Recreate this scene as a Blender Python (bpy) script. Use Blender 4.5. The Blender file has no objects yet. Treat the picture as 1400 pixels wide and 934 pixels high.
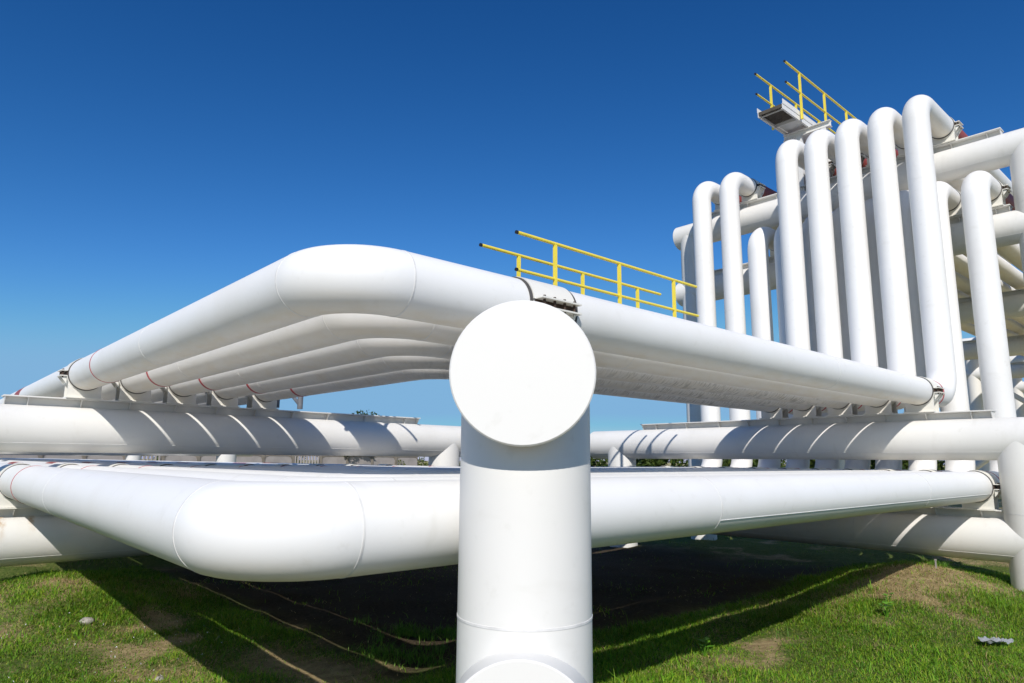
import bpy, math, random
import numpy as np
from mathutils import Vector, Matrix

random.seed(7)
rng = np.random.default_rng(11)
PI = math.pi
scene = bpy.context.scene
COL = scene.collection

# ------------------------------------------------------------------ layout
# world X runs along the right-hand pipe run, world Y along the left-hand run
EYE = 1.74                      # lens height above the grass
RP = 0.210                      # pipe radius
RB = 0.296                      # beam / post radius
ZB = EYE + 0.350                # upper beam axis
DZ = 1.380                      # tier spacing
ZP = EYE + 1.082                # upper pipe axis
PLATE = 0.407                   # beam axis to top of bearing plate
HP = ZP - (ZB + PLATE)          # plate to pipe axis
XR = 11.58                      # right frame beam line
YL = 10.62                      # left frame beam line
XS = [0] + [1.83 + 0.608 * i for i in range(5)]        # upper pipe slots on the left run
YS = [0] + [3.565 + 0.603 * i for i in range(5)]       # upper pipe slots on the right run
XL = [1.25, 1.775, 2.355, 2.93, 3.53, 4.09, 4.67, 5.25, 5.87, 6.55]        # lower pipe slots on the left run
YL_ = [2.87, 3.472, 4.03, 4.61, 5.18, 5.765, 6.33, 6.92, 7.53, 8.22]      # lower pipe slots on the right run
XT = 14.25                      # tower frame beam line
ZT2 = EYE + 5.56                # tower top beam axis
ZT1 = ZT2 - 1.45                # tower middle beam axis
ZPT2 = ZT2 + PLATE + HP
ZPT1 = ZT1 + PLATE + HP
ROW1, ROW2 = 12.65, 13.24       # where upper / lower pipes turn upwards
YR1 = [0] + [3.565 + 0.587 * i for i in range(5)]                          # risers of the upper pipes
YR2 = [2.955, 3.585, 4.145, 4.69, 5.22, 5.77, 6.34, 6.93, 7.54, 8.24]         # risers of the lower pipes

# ------------------------------------------------------------------ mesh builder
class MB:
    def __init__(s):
        s.v = []; s.f = []; s.uv = []; s.sm = []; s.fuv = {}
    def vert(s, p, uv=(0, 0)):
        s.v.append(tuple(p)); s.uv.append(uv); return len(s.v) - 1
    def face(s, idx, smooth=False):
        s.f.append(tuple(idx)); s.sm.append(smooth)
    def poly(s, pts, smooth=False):
        s.face([s.vert(p) for p in pts], smooth)
    def box(s, c, size, M=None):
        x, y, z = size[0] / 2, size[1] / 2, size[2] / 2
        P = [Vector((sx * x, sy * y, sz * z)) for sx in (-1, 1) for sy in (-1, 1) for sz in (-1, 1)]
        if M is not None: P = [M @ p for p in P]
        P = [p + Vector(c) for p in P]
        for q in ((0, 1, 3, 2), (4, 6, 7, 5), (0, 4, 5, 1), (2, 3, 7, 6), (0, 2, 6, 4), (1, 5, 7, 3)):
            s.poly([P[i] for i in q])
    def prism(s, pts, d):
        """closed outline pts (3D, planar) extruded by vector d"""
        d = Vector(d); A = [Vector(p) for p in pts]; n = len(A)
        s.poly([a - d / 2 for a in reversed(A)]); s.poly([a + d / 2 for a in A])
        for i in range(n):
            a, b = A[i], A[(i + 1) % n]
            s.poly([a - d / 2, b - d / 2, b + d / 2, a + d / 2])
    def sweep(s, path, r, seg=40, caps=True, bevel=0.0):
        """round tube along a list of points; uv = (metres along, turn fraction, 0 = top)"""
        path = [Vector(p) for p in path]; n = len(path)
        T = []
        for i in range(n):
            a = path[max(i - 1, 0)]; b = path[min(i + 1, n - 1)]
            T.append((b - a).normalized())
        up = Vector((0, 0, 1)) if abs(T[0].z) < 0.9 else Vector((1, 0, 0))
        nrm = (up - T[0] * up.dot(T[0])).normalized()
        rings = []; lens = []; L = 0
        for i in range(n):
            if i:
                L += (path[i] - path[i - 1]).length
                q = T[i - 1].rotation_difference(T[i]); nrm = q @ nrm
                nrm = (nrm - T[i] * nrm.dot(T[i])).normalized()
            bi = T[i].cross(nrm)
            ring = []
            for k in range(seg):
                a = 2 * PI * k / seg
                ring.append(s.vert(path[i] + (nrm * math.cos(a) + bi * math.sin(a)) * r, (L, k / seg)))
            rings.append(ring); lens.append(L)
        for i in range(n - 1):
            for k in range(seg):
                k1 = (k + 1) % seg; u0, u1, v0, v1 = lens[i], lens[i + 1], k / seg, (k + 1) / seg
                s.fuv[len(s.f)] = ((u0, v0), (u0, v1), (u1, v1), (u1, v0))
                s.face((rings[i][k], rings[i][k1], rings[i + 1][k1], rings[i + 1][k]), True)
        if caps:
            for i, sg in ((0, -1), (n - 1, 1)):
                base = [Vector(s.v[j]) for j in rings[i]]
                if bevel:
                    c = path[i]; inner = [c + (p - c) * ((r - bevel) / r) + T[i] * sg * bevel for p in base]
                    for k in range(seg):
                        q = [base[k], base[(k + 1) % seg], inner[(k + 1) % seg], inner[k]]
                        s.poly(q if sg > 0 else q[::-1])
                    base = inner
                s.poly(base if sg > 0 else base[::-1])
    def cyl(s, a, b, r, seg=40, bevel=0.0, caps=True):
        s.sweep([a, b], r, seg, caps, bevel)
    def band(s, c, axis, r, w, seg=44, a0=0.0, a1=2 * PI, t=0.0):
        """ring strip round an axis, radius r, width w; optional edge lips of depth t"""
        axis = Vector(axis).normalized()
        up = Vector((0, 0, 1)) if abs(axis.z) < 0.9 else Vector((1, 0, 0))
        nrm = (up - axis * up.dot(axis)).normalized(); bi = axis.cross(nrm); c = Vector(c)
        def ring(off, rr):
            return [s.vert(c + axis * off + (nrm * math.cos(a0 + (a1 - a0) * k / seg) + bi * math.sin(a0 + (a1 - a0) * k / seg)) * rr, (off, k / seg)) for k in range(seg + 1)]
        def join(A, B, sm=True):
            for k in range(seg): s.face((A[k], A[k + 1], B[k + 1], B[k]), sm)
        A = ring(-w / 2, r); B = ring(w / 2, r); join(A, B)
        if t:
            join(ring(-w / 2, r - t), ring(-w / 2, r), False); join(ring(w / 2, r), ring(w / 2, r - t), False)
    def build(s, name, mat, parent=None, loc=None):
        me = bpy.data.meshes.new(name)
        off = Vector(loc) if loc is not None else Vector((0, 0, 0))
        me.from_pydata([tuple(Vector(p) - off) for p in s.v], [], s.f)
        uvl = me.uv_layers.new(name='UVMap')
        li = np.empty(len(me.loops), dtype=np.int32); me.loops.foreach_get('vertex_index', li)
        uvs = np.array(s.uv, dtype=np.float32)[li]
        for fi, q in s.fuv.items():
            l0 = me.polygons[fi].loop_start; uvs[l0:l0 + 4] = q
        uvl.data.foreach_set('uv', uvs.ravel())
        me.polygons.foreach_set('use_smooth', np.array(s.sm, dtype=bool))
        me.materials.append(mat); me.update()
        o = bpy.data.objects.new(name, me); COL.objects.link(o)
        if parent is not None: o.parent = parent
        elif loc is not None: o.location = loc
        return o

def tag(o, label=None, cat=None, group=None, kind=None):
    if label: o['label'] = label
    if cat: o['category'] = cat
    if group: o['group'] = group
    if kind: o['kind'] = kind
    return o
def thing(name, label, cat, loc=(0, 0, 0), rotz=0.0, group=None):
    o = bpy.data.objects.new(name, None); COL.objects.link(o)
    o.empty_display_size = 0.2
    o.location = loc; o.rotation_euler = (0, 0, rotz)
    return tag(o, label, cat, group)
def dup(root, loc, rotz, label, group=None):
    r = root.copy(); COL.objects.link(r); r.location = loc; r.rotation_euler = (0, 0, rotz)
    r['label'] = label
    if group: r['group'] = group
    for ch in list(root.children):
        c = ch.copy(); COL.objects.link(c); c.parent = r
        for g in list(ch.children):
            d = g.copy(); COL.objects.link(d); d.parent = c
    return r

# ------------------------------------------------------------------ materials
def newmat(name):
    m = bpy.data.materials.new(name); m.use_nodes = True
    nt = m.node_tree; nt.nodes.clear()
    out = nt.nodes.new('ShaderNodeOutputMaterial'); b = nt.nodes.new('ShaderNodeBsdfPrincipled')
    nt.links.new(b.outputs[0], out.inputs[0])
    return m, nt, b
def N(nt, t, **kw):
    n = nt.nodes.new(t)
    for k, v in kw.items():
        if k.startswith('i_'): n.inputs[k[2:].replace('_', ' ')].default_value = v
        else: setattr(n, k, v)
    return n
def math_node(nt, op, a, b=None, c=None, clamp=False):
    n = nt.nodes.new('ShaderNodeMath'); n.operation = op; n.use_clamp = clamp
    for i, x in enumerate((a, b, c)):
        if x is None: continue
        if isinstance(x, (int, float)): n.inputs[i].default_value = x
        else: nt.links.new(x, n.inputs[i])
    return n.outputs[0]
def mixc(nt, fac, a, b):
    n = nt.nodes.new('ShaderNodeMix'); n.data_type = 'RGBA'
    for sock, x in ((n.inputs[0], fac), (n.inputs[6], a), (n.inputs[7], b)):
        if isinstance(x, (int, float)): sock.default_value = x
        elif isinstance(x, tuple): sock.default_value = (*x, 1)
        else: nt.links.new(x, sock)
    return n.outputs[2]
def smooth(nt, x, lo, hi):
    n = nt.nodes.new('ShaderNodeMapRange'); n.interpolation_type = 'SMOOTHSTEP'
    nt.links.new(x, n.inputs[0]); n.inputs[1].default_value = lo; n.inputs[2].default_value = hi
    return n.outputs[0]
def noise(nt, vec, scale, detail=4, rough=0.55, vscale=None):
    if vscale is not None:
        mp = nt.nodes.new('ShaderNodeMapping'); mp.inputs['Scale'].default_value = vscale
        nt.links.new(vec, mp.inputs[0]); vec = mp.outputs[0]
    n = nt.nodes.new('ShaderNodeTexNoise'); n.inputs['Scale'].default_value = scale
    n.inputs['Detail'].default_value = detail; n.inputs['Roughness'].default_value = rough
    nt.links.new(vec, n.inputs['Vector']); return n.outputs[0]

WHITE = (0.80, 0.795, 0.78)
def paint(name, mould=None, rust=False, tint=WHITE):
    m, nt, b = newmat(name)
    geo = nt.nodes.new('ShaderNodeNewGeometry'); P = geo.outputs['Position']
    uv = nt.nodes.new('ShaderNodeTexCoord').outputs['UV']
    sx = nt.nodes.new('ShaderNodeSeparateXYZ'); nt.links.new(P, sx.inputs[0])
    su = nt.nodes.new('ShaderNodeSeparateXYZ'); nt.links.new(uv, su.inputs[0])
    n1 = noise(nt, P, 0.9, 5); n2 = noise(nt, P, 11, 4)
    dirty = tuple(t * f for t, f in zip(tint, (0.88, 0.865, 0.83)))
    c = mixc(nt, math_node(nt, 'MULTIPLY', smooth(nt, n1, 0.42, 0.78), 0.6), tint, dirty)
    c = mixc(nt, math_node(nt, 'MULTIPLY', smooth(nt, n2, 0.60, 0.78), 0.22), c, (0.55, 0.53, 0.47))
    # faint run-off streaks round the pipe
    an = math_node(nt, 'MULTIPLY', su.outputs[1], 2 * PI)
    cy = nt.nodes.new('ShaderNodeCombineXYZ'); nt.links.new(su.outputs[0], cy.inputs[0])
    nt.links.new(math_node(nt, 'COSINE', an), cy.inputs[1]); nt.links.new(math_node(nt, 'SINE', an), cy.inputs[2]); uv = cy.outputs[0]
    st = noise(nt, uv, 1.0, 3, 0.6, (6.0, 0.6, 0.6))
    c = mixc(nt, math_node(nt, 'MULTIPLY', smooth(nt, st, 0.60, 0.80), 0.16), c, (0.50, 0.47, 0.40))
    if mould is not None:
        # warm bounce light painted into the belly colour
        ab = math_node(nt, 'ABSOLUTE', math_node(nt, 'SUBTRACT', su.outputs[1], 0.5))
        belly_bounce = math_node(nt, 'SUBTRACT', 1.0, smooth(nt, ab, 0.04, 0.22))
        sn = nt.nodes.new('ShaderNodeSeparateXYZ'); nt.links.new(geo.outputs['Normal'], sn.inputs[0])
        belly_bounce = math_node(nt, 'MULTIPLY', belly_bounce, smooth(nt, math_node(nt, 'MULTIPLY', sn.outputs[2], -1.0), 0.3, 0.7))   # only on the undersides of level pipes
        belly_bounce = math_node(nt, 'MULTIPLY', belly_bounce, math_node(nt, 'ADD', 0.45, math_node(nt, 'MULTIPLY', 0.45, smooth(nt, noise(nt, uv, 1.0, 4, 0.6, (3.0, 1.5, 1.5)), 0.35, 0.7))))
        c = mixc(nt, belly_bounce, c, (0.72, 0.645, 0.52))
    if mould:
        # black mould runs on the belly of the pipe
        ang = math_node(nt, 'ABSOLUTE', math_node(nt, 'SUBTRACT', su.outputs[1], 0.5))
        belly = math_node(nt, 'SUBTRACT', 1.0, smooth(nt, ang, 0.06, 0.30))
        along = math_node(nt, 'MULTIPLY', smooth(nt, sx.outputs[0], 2.0, 8.5), math_node(nt, 'SUBTRACT', 1.0, smooth(nt, sx.outputs[0], 10.0, 11.5)))
        s1 = noise(nt, uv, 1.0, 4, 0.65, (30.0, 1.3, 1.3)); s2 = noise(nt, uv, 1.0, 4, 0.6, (1.6, 1.6, 1.6))
        k = math_node(nt, 'MULTIPLY', smooth(nt, s1, 0.47, 0.60), smooth(nt, s2, 0.36, 0.58))
        k = math_node(nt, 'MULTIPLY', k, math_node(nt, 'MULTIPLY', belly, along))
        k = math_node(nt, 'MULTIPLY', k, mould, clamp=True)
        c = mixc(nt, k, c, (0.09, 0.08, 0.055))
    if rust:
        # two rust runs below the bearing plate of the left lower beam
        for x0, w, zl in ((1.10, 0.045, 0.34), (1.42, 0.035, 0.24)):
            wob = math_node(nt, 'MULTIPLY', math_node(nt, 'SUBTRACT', noise(nt, P, 7, 3), 0.5), 0.08)
            dx = math_node(nt, 'ABSOLUTE', math_node(nt, 'ADD', math_node(nt, 'SUBTRACT', sx.outputs[0], x0), wob))
            side = math_node(nt, 'SUBTRACT', 1.0, smooth(nt, dx, 0.0, w * 1.7))
            top = ZB - DZ + RB
            down = smooth(nt, sx.outputs[2], top - zl, top - 0.02)
            k = math_node(nt, 'MULTIPLY', math_node(nt, 'MULTIPLY', side, down), math_node(nt, 'MULTIPLY', smooth(nt, noise(nt, P, 14, 4, 0.6, (1, 1, 0.25)), 0.30, 0.62), 0.75))
            c = mixc(nt, k, c, (0.46, 0.28, 0.10))
    nt.links.new(c, b.inputs['Base Color'])
    b.inputs['Roughness'].default_value = 0.42
    rr = nt.nodes.new('ShaderNodeMapRange'); nt.links.new(n1, rr.inputs[0]); rr.inputs[3].default_value = 0.34; rr.inputs[4].default_value = 0.55
    nt.links.new(rr.outputs[0], b.inputs['Roughness'])
    b.inputs['Specular IOR Level'].default_value = 0.35
    bp = nt.nodes.new('ShaderNodeBump'); bp.inputs['Strength'].default_value = 0.05; bp.inputs['Distance'].default_value = 0.02
    nt.links.new(noise(nt, P, 3.2, 3), bp.inputs['Height']); nt.links.new(bp.outputs[0], b.inputs['Normal'])
    return m
def plain(name, col, rough=0.5, metal=0.0, var=0.25, vs=14):
    m, nt, b = newmat(name)
    P = nt.nodes.new('ShaderNodeNewGeometry').outputs['Position']
    n = noise(nt, P, vs, 4)
    nt.links.new(mixc(nt, smooth(nt, n, 0.35, 0.75), col, tuple(c * (1 - var) for c in col)), b.inputs['Base Color'])
    b.inputs['Roughness'].default_value = rough; b.inputs['Metallic'].default_value = metal
    return m

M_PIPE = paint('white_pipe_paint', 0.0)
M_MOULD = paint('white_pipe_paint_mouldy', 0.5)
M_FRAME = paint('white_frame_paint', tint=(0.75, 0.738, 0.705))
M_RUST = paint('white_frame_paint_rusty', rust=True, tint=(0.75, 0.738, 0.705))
M_BRACKET = paint('white_bracket_paint', tint=(0.79, 0.77, 0.71))
M_WELD = plain('weld_paint', (0.75, 0.74, 0.72), 0.5, var=0.2)
M_SEAL = plain('dark_seal', (0.085, 0.08, 0.075), 0.7)
M_BOLT = plain('rusty_bolt_gap', (0.075, 0.045, 0.03), 0.8, var=0.5, vs=40)
M_RED = plain('red_band_paint', (0.46, 0.035, 0.045), 0.45, var=0.15)
M_OXIDE = plain('red_oxide_paint', (0.34, 0.075, 0.06), 0.55, var=0.2)
M_YELLOW = plain('yellow_rail_paint', (0.86, 0.69, 0.07), 0.42, var=0.06, vs=5)
M_CAP = plain('black_plug', (0.015, 0.015, 0.017), 0.6)
M_GRATE = plain('dark_grating', (0.10, 0.085, 0.065), 0.8, var=0.4)
M_STEEL = plain('grey_steel', (0.16, 0.17, 0.19), 0.5)
M_CONC = plain('concrete_frame', (0.21, 0.185, 0.155), 0.9, var=0.3, vs=3)
M_PANEL = plain('concrete_panel', (0.31, 0.285, 0.275), 0.9, var=0.2, vs=1.5)

# ------------------------------------------------------------------ terrain
def vnoise(x, y, sc, seed):
    r = np.random.default_rng(seed); G = r.random((64, 64))
    x = x / sc; y = y / sc
    xi = np.floor(x).astype(int); yi = np.floor(y).astype(int); fx = x - xi; fy = y - yi
    fx = fx * fx * (3 - 2 * fx); fy = fy * fy * (3 - 2 * fy)
    g = lambda a, b: G[a % 64, b % 64]
    return (g(xi, yi) * (1 - fx) + g(xi + 1, yi) * fx) * (1 - fy) + (g(xi, yi + 1) * (1 - fx) + g(xi + 1, yi + 1) * fx) * fy
def height(x, y):
    x = np.asarray(x, float); y = np.asarray(y, float)
    h = 0.10 * (vnoise(x, y, 1.7, 1) - .5) + 0.06 * (vnoise(x, y, 0.55, 2) - .5) + 0.03 * (vnoise(x, y, 0.2, 3) - .5)
    g = lambda cx, cy, sx, sy, a: a * np.exp(-((x - cx) / sx) ** 2 - ((y - cy) / sy) ** 2)
    h = h + g(1.7, 10.2, 1.0, 1.5, 0.30) + g(10.9, 3.5, 1.5, 1.0, 0.36) + g(8.6, 3.2, 1.2, 0.8, 0.10)
    h = h - g(0.5, 12.6, 2.0, 0.8, 0.12)
    far = np.clip((np.hypot(x - 7, y - 7) - 18) / 40, 0, 1)
    return h * (1 - far) + far * (0.5 * (vnoise(x, y, 26, 5) - .5)) * 0.25
def patch(x, y):
    """0 = bare straw earth, 1 = lush grass"""
    x = np.asarray(x, float); y = np.asarray(y, float)
    g = lambda cx, cy, sx, sy, a: a * np.exp(-((x - cx) / sx) ** 2 - ((y - cy) / sy) ** 2)
    bare = g(1.75, 9.6, 0.4, 0.7, 0.45) + g(2.35, 7.6, 0.2, 0.8, 0.4) + g(10.1, 3.3, 1.5, 0.65, 0.55) + g(7.2, 3.6, 1.0, 0.25, 0.12) + g(2.9, 5.6, .3, .6, .3)
    return np.clip(0.50 * vnoise(x, y, 0.9, 8) + 0.50 * vnoise(x, y, 0.33, 9) + 0.27 - bare, 0, 1)

def axis_coords(lo, hi, step, far):
    c = list(np.arange(lo, hi + step / 2, step)); s = step
    a = [c[0]]; b = [c[-1]]
    while a[-1] > -far: s *= 1.18; a.append(a[-1] - s)
    s = step
    while b[-1] < far: s *= 1.18; b.append(b[-1] + s)
    return np.array(a[:0:-1] + c + b[1:])
gx = axis_coords(-3, 17, 0.11, 900); gy = axis_coords(-3, 18, 0.11, 900)
GX, GY = np.meshgrid(gx, gy, indexing='ij'); GZ = height(GX, GY)
nx, ny = GX.shape
me = bpy.data.meshes.new('ground')
idx = np.arange(nx * ny).reshape(nx, ny)
me.from_pydata(np.stack([GX, GY, GZ], -1).reshape(-1, 3).tolist(), [],
               np.stack([idx[:-1, :-1], idx[1:, :-1], idx[1:, 1:], idx[:-1, 1:]], -1).reshape(-1, 4).tolist())
me.polygons.foreach_set('use_smooth', np.ones(len(me.polygons), bool))
at = me.attributes.new('lush', 'FLOAT', 'POINT'); at.data.foreach_set('value', patch(GX, GY).ravel().astype(np.float32))
m, nt, b = newmat('earth_and_turf')
P = nt.nodes.new('ShaderNodeNewGeometry').outputs['Position']
lush = N(nt, 'ShaderNodeAttribute', attribute_name='lush').outputs['Fac']
soil = mixc(nt, smooth(nt, noise(nt, P, 9, 6, 0.7), 0.3, 0.7), (0.42, 0.33, 0.175), (0.22, 0.16, 0.085))
soil = mixc(nt, smooth(nt, noise(nt, P, 60, 4, 0.7), 0.56, 0.72), soil, (0.52, 0.43, 0.26))
turf = mixc(nt, smooth(nt, noise(nt, P, 18, 5, 0.7), 0.3, 0.7), (0.05, 0.095, 0.016), (0.14, 0.16, 0.045))
k = math_node(nt, 'ADD', lush, math_node(nt, 'MULTIPLY', math_node(nt, 'SUBTRACT', noise(nt, P, 14, 5, 0.7), 0.5), 0.6))
earth = mixc(nt, smooth(nt, k, 0.38, 0.66), soil, turf)
# unseen pale ground behind the lens, added to bounce warm fill light
sg = nt.nodes.new('ShaderNodeSeparateXYZ'); nt.links.new(P, sg.inputs[0])
edge = math_node(nt, 'ADD', math_node(nt, 'ADD', sg.outputs[0], sg.outputs[1]), math_node(nt, 'MULTIPLY', noise(nt, P, 1.5, 4), 1.2))
# shade under the rack painted into the soil colour over its footprint
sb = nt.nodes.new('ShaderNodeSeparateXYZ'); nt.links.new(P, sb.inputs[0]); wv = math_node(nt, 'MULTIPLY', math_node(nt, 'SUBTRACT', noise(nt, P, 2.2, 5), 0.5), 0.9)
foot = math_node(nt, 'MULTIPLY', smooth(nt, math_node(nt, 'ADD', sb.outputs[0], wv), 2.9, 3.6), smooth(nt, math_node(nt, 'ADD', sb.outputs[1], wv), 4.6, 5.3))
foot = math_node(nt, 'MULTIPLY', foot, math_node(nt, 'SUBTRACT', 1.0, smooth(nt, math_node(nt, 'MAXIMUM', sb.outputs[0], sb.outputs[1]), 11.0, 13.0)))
shade_soil = mixc(nt, smooth(nt, noise(nt, P, 30, 5, 0.7), 0.35, 0.7), (0.048, 0.036, 0.023), (0.085, 0.066, 0.042))
earth = mixc(nt, foot, earth, shade_soil)
rad = N(nt, 'ShaderNodeVectorMath', operation='DISTANCE'); nt.links.new(P, rad.inputs[0]); rad.inputs[1].default_value = (7, 7, 0)
dryland = mixc(nt, smooth(nt, noise(nt, P, 0.35, 6, 0.65), 0.35, 0.65), (0.50, 0.42, 0.24), (0.32, 0.30, 0.13))  # far dry land, colour lifted to bounce warm light onto the undersides
earth = mixc(nt, smooth(nt, rad.outputs['Value'], 10.0, 15.0), earth, dryland)
bounce_ground = mixc(nt, smooth(nt, noise(nt, P, 45, 4, 0.7), 0.35, 0.65), (0.40, 0.35, 0.25), (0.26, 0.23, 0.15))
nt.links.new(mixc(nt, smooth(nt, edge, 3.6, 4.1), bounce_ground, earth), b.inputs['Base Color'])
b.inputs['Roughness'].default_value = 0.95; b.inputs['Specular IOR Level'].default_value = 0.1
bp = nt.nodes.new('ShaderNodeBump'); bp.inputs['Strength'].default_value = 0.9; bp.inputs['Distance'].default_value = 0.03
nt.links.new(noise(nt, P, 26, 6, 0.7), bp.inputs['Height']); nt.links.new(bp.outputs[0], b.inputs['Normal'])
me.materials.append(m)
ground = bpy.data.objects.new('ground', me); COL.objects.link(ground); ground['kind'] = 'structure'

# ------------------------------------------------------------------ grass
def leafmat(name, attr='tint'):
    m, nt, b = newmat(name)
    t = N(nt, 'ShaderNodeAttribute', attribute_name=attr).outputs['Color']
    nt.links.new(t, b.inputs['Base Color']); b.inputs['Roughness'].default_value = 0.55
    b.inputs['Specular IOR Level'].default_value = 0.25
    out = [n for n in nt.nodes if n.type == 'OUTPUT_MATERIAL'][0]
    tr = nt.nodes.new('ShaderNodeBsdfTranslucent'); nt.links.new(t, tr.inputs[0])
    mx = nt.nodes.new('ShaderNodeMixShader'); mx.inputs[0].default_value = 0.35
    nt.links.new(b.outputs[0], mx.inputs[1]); nt.links.new(tr.outputs[0], mx.inputs[2]); nt.links.new(mx.outputs[0], out.inputs[0])
    return m
M_LEAF = leafmat('leaf_and_blade')

def blades(name, px, py, pz, ht, wd, tint, lean=0.55):
    n = len(px); az = rng.random(n) * 2 * PI; ln = lean * (0.25 + rng.random(n)) * ht   # lean may be one value per blade
    dx, dy = np.cos(az), np.sin(az); wx, wy = -dy, dx
    V = np.empty((n, 5, 3), np.float32)
    for j, (fh, fl, fw) in enumerate(((0, 0, -1), (0, 0, 1), (0.6, 0.32, -0.72), (0.6, 0.32, 0.72), (1, 1, 0))):
        V[:, j, 0] = px + dx * ln * fl + wx * wd * fw; V[:, j, 1] = py + dy * ln * fl + wy * wd * fw
        V[:, j, 2] = pz + ht * fh * (1 - 0.12 * fl) - 0.01
    me = bpy.data.meshes.new(name); base = np.arange(n)[:, None] * 5
    me.vertices.add(n * 5); me.vertices.foreach_set('co', V.ravel())
    me.loops.add(n * 7)
    me.loops.foreach_set('vertex_index', (base + np.array([0, 1, 3, 2, 2, 3, 4])).astype(np.int32).ravel())
    me.polygons.add(n * 2)
    ls = (np.arange(n)[:, None] * 7 + np.array([0, 4])).astype(np.int32).ravel()
    me.polygons.foreach_set('loop_start', ls)
    try: me.polygons.foreach_set('loop_total', np.tile(np.array([4, 3], np.int32), n))
    except Exception: pass
    me.update(calc_edges=True)
    at = me.attributes.new('tint', 'FLOAT_COLOR', 'POINT')
    c = np.ones((n, 5, 4), np.float32); c[:, :, :3] = tint[:, None, :]
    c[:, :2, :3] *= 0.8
    at.data.foreach_set('color', c.ravel())
    me.materials.append(M_LEAF); me.validate()
    o = bpy.data.objects.new(name, me); COL.objects.link(o); return o

def scatter(n, x0, x1, y0, y1, power):
    x = x0 + (x1 - x0) * rng.random(n); y = y0 + (y1 - y0) * rng.random(n)
    p = patch(x, y); keep = rng.random(n) < np.clip((p - 0.18) * 2.0, 0.22, 1) ** power
    return x[keep], y[keep], p[keep]
parts = [scatter(310000, -1.0, 3.2, 3.2, 12.5, 0.9), scatter(360000, 3.0, 13.0, -0.4, 4.9, 0.9), scatter(110000, -2.5, 15.5, -0.5, 16, 1.0)]
xs, ys, ps = (np.concatenate(q) for q in zip(*parts))
d = np.hypot(xs, ys); keep = (d > 3.2) & (rng.random(len(xs)) < np.clip(8.5 / d, 0.45, 1)); xs, ys, ps = xs[keep], ys[keep], ps[keep]
keep = xs + ys > 3.4; xs, ys, ps = xs[keep], ys[keep], ps[keep]
under = ((xs > 3.25) & (ys > 4.95)); keep = ~under | (rng.random(len(xs)) < np.where(vnoise(xs, ys, 0.8, 55) > 0.62, 0.75, 0.08)); xs, ys, ps = xs[keep], ys[keep], ps[keep]
sx, sy = np.concatenate([-1 + 4.2 * rng.random(150000), 3 + 10 * rng.random(190000)]), np.concatenate([3.2 + 9.3 * rng.random(150000), -0.4 + 5.2 * rng.random(190000)])
sp_ = patch(sx, sy); keep = (rng.random(len(sx)) < np.clip(0.95 - 1.35 * sp_, 0.04, 1)) & (sx + sy > 3.4) & (np.hypot(sx, sy) > 3.2)
ns = int(keep.sum()); xs = np.concatenate([xs, sx[keep]]); ys = np.concatenate([ys, sy[keep]]); ps = np.concatenate([ps, 0.15 * np.ones(ns)])
n = len(xs)
dry = rng.random(n) < np.clip(1.06 - 1.0 * ps + 0.5 * (vnoise(xs, ys, 0.28, 91) - 0.5) + 0.5 * (vnoise(xs, ys, 0.75, 93) - 0.5), 0.14, 0.92)
g = rng.random((n, 1)); warm = vnoise(xs, ys, 0.8, 21)[:, None]
g2 = rng.random((n, 1))
green = np.array([0.06, 0.20, 0.010]) * (1 - g) + np.array([0.26, 0.47, 0.035]) * g
green = green * (0.6 + 0.7 * warm) * np.concatenate([0.75 + 0.85 * g2, np.ones((n, 1)), 0.7 + 0.5 * g2], 1)
straw = np.array([0.56, 0.44, 0.21]) * (0.45 + 0.75 * g)
tint = np.where(dry[:, None], straw, green).astype(np.float32)
tall = vnoise(xs, ys, 0.9, 33)
ht = (0.022 + 0.056 * rng.random(n) ** 1.5) * (0.5 + 1.0 * tall) * np.where(dry, 0.55, 1.0) * (0.55 + 0.6 * ps)
ht = np.where(rng.random(n) < 0.015, ht * 2.0, ht)
lean = np.where(dry, 1.2 + 3.0 * rng.random(n), 0.5 + 1.1 * rng.random(n))
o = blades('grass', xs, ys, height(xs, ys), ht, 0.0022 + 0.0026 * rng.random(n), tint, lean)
tag(o, 'short green grass mixed with dry straw around the pipe rack', 'grass', kind='stuff')
LX, LY, LP = scatter(90000, -2.5, 15, 0, 15, 1.6)
keep = (LX + LY > 3.6) & (np.hypot(LX, LY) > 3.6) & (vnoise(LX, LY, 0.45, 71) > 0.42) & ~((LX > 3.2) & (LY > 4.9) & (rng.random(len(LX)) < 0.93)); LX, LY = LX[keep], LY[keep]
CLOVER = (LX, LY)
# taller tufts
cx = []; cy = []
for k in range(240):
    x = random.uniform(-2, 15); y = random.uniform(0, 15)
    if x > 2.6 and y > 4.8: continue
    if math.hypot(x, y) < 4: continue
    cx.append(x); cy.append(y)
for x, y in ((3.71, 5.37), (3.5, 5.55), (3.9, 5.2), (4.18, 6.05), (4.0, 6.2), (4.35, 5.9), (5.6, 4.55), (6.3, 4.6), (7.0, 4.5)):
    cx += list(x + rng.normal(0, .16, 12)); cy += list(y + rng.normal(0, .16, 12))
for x, y in ((12.1, 3.2), (11.9, 3.1), (12.3, 2.9), (12.0, 2.1), (12.4, 2.4), (11.7, 3.4), (11.5, 3.5), (11.3, 2.4)):
    cx += list(x + rng.normal(0, .18, 9)); cy += list(y + rng.normal(0, .18, 9))
cx = np.array(cx); cy = np.array(cy)
X = np.repeat(cx, 26) + rng.normal(0, 0.055, len(cx) * 26); Y = np.repeat(cy, 26) + rng.normal(0, 0.055, len(cx) * 26)
g = rng.random((len(X), 1)); T = (np.array([0.06, 0.19, 0.014]) * (1 - g) + np.array([0.21, 0.37, 0.05]) * g).astype(np.float32)
hh = np.repeat(0.4 + 0.6 * rng.random(len(cx)), 26) * (0.05 + 0.10 * rng.random(len(X)))
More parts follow.
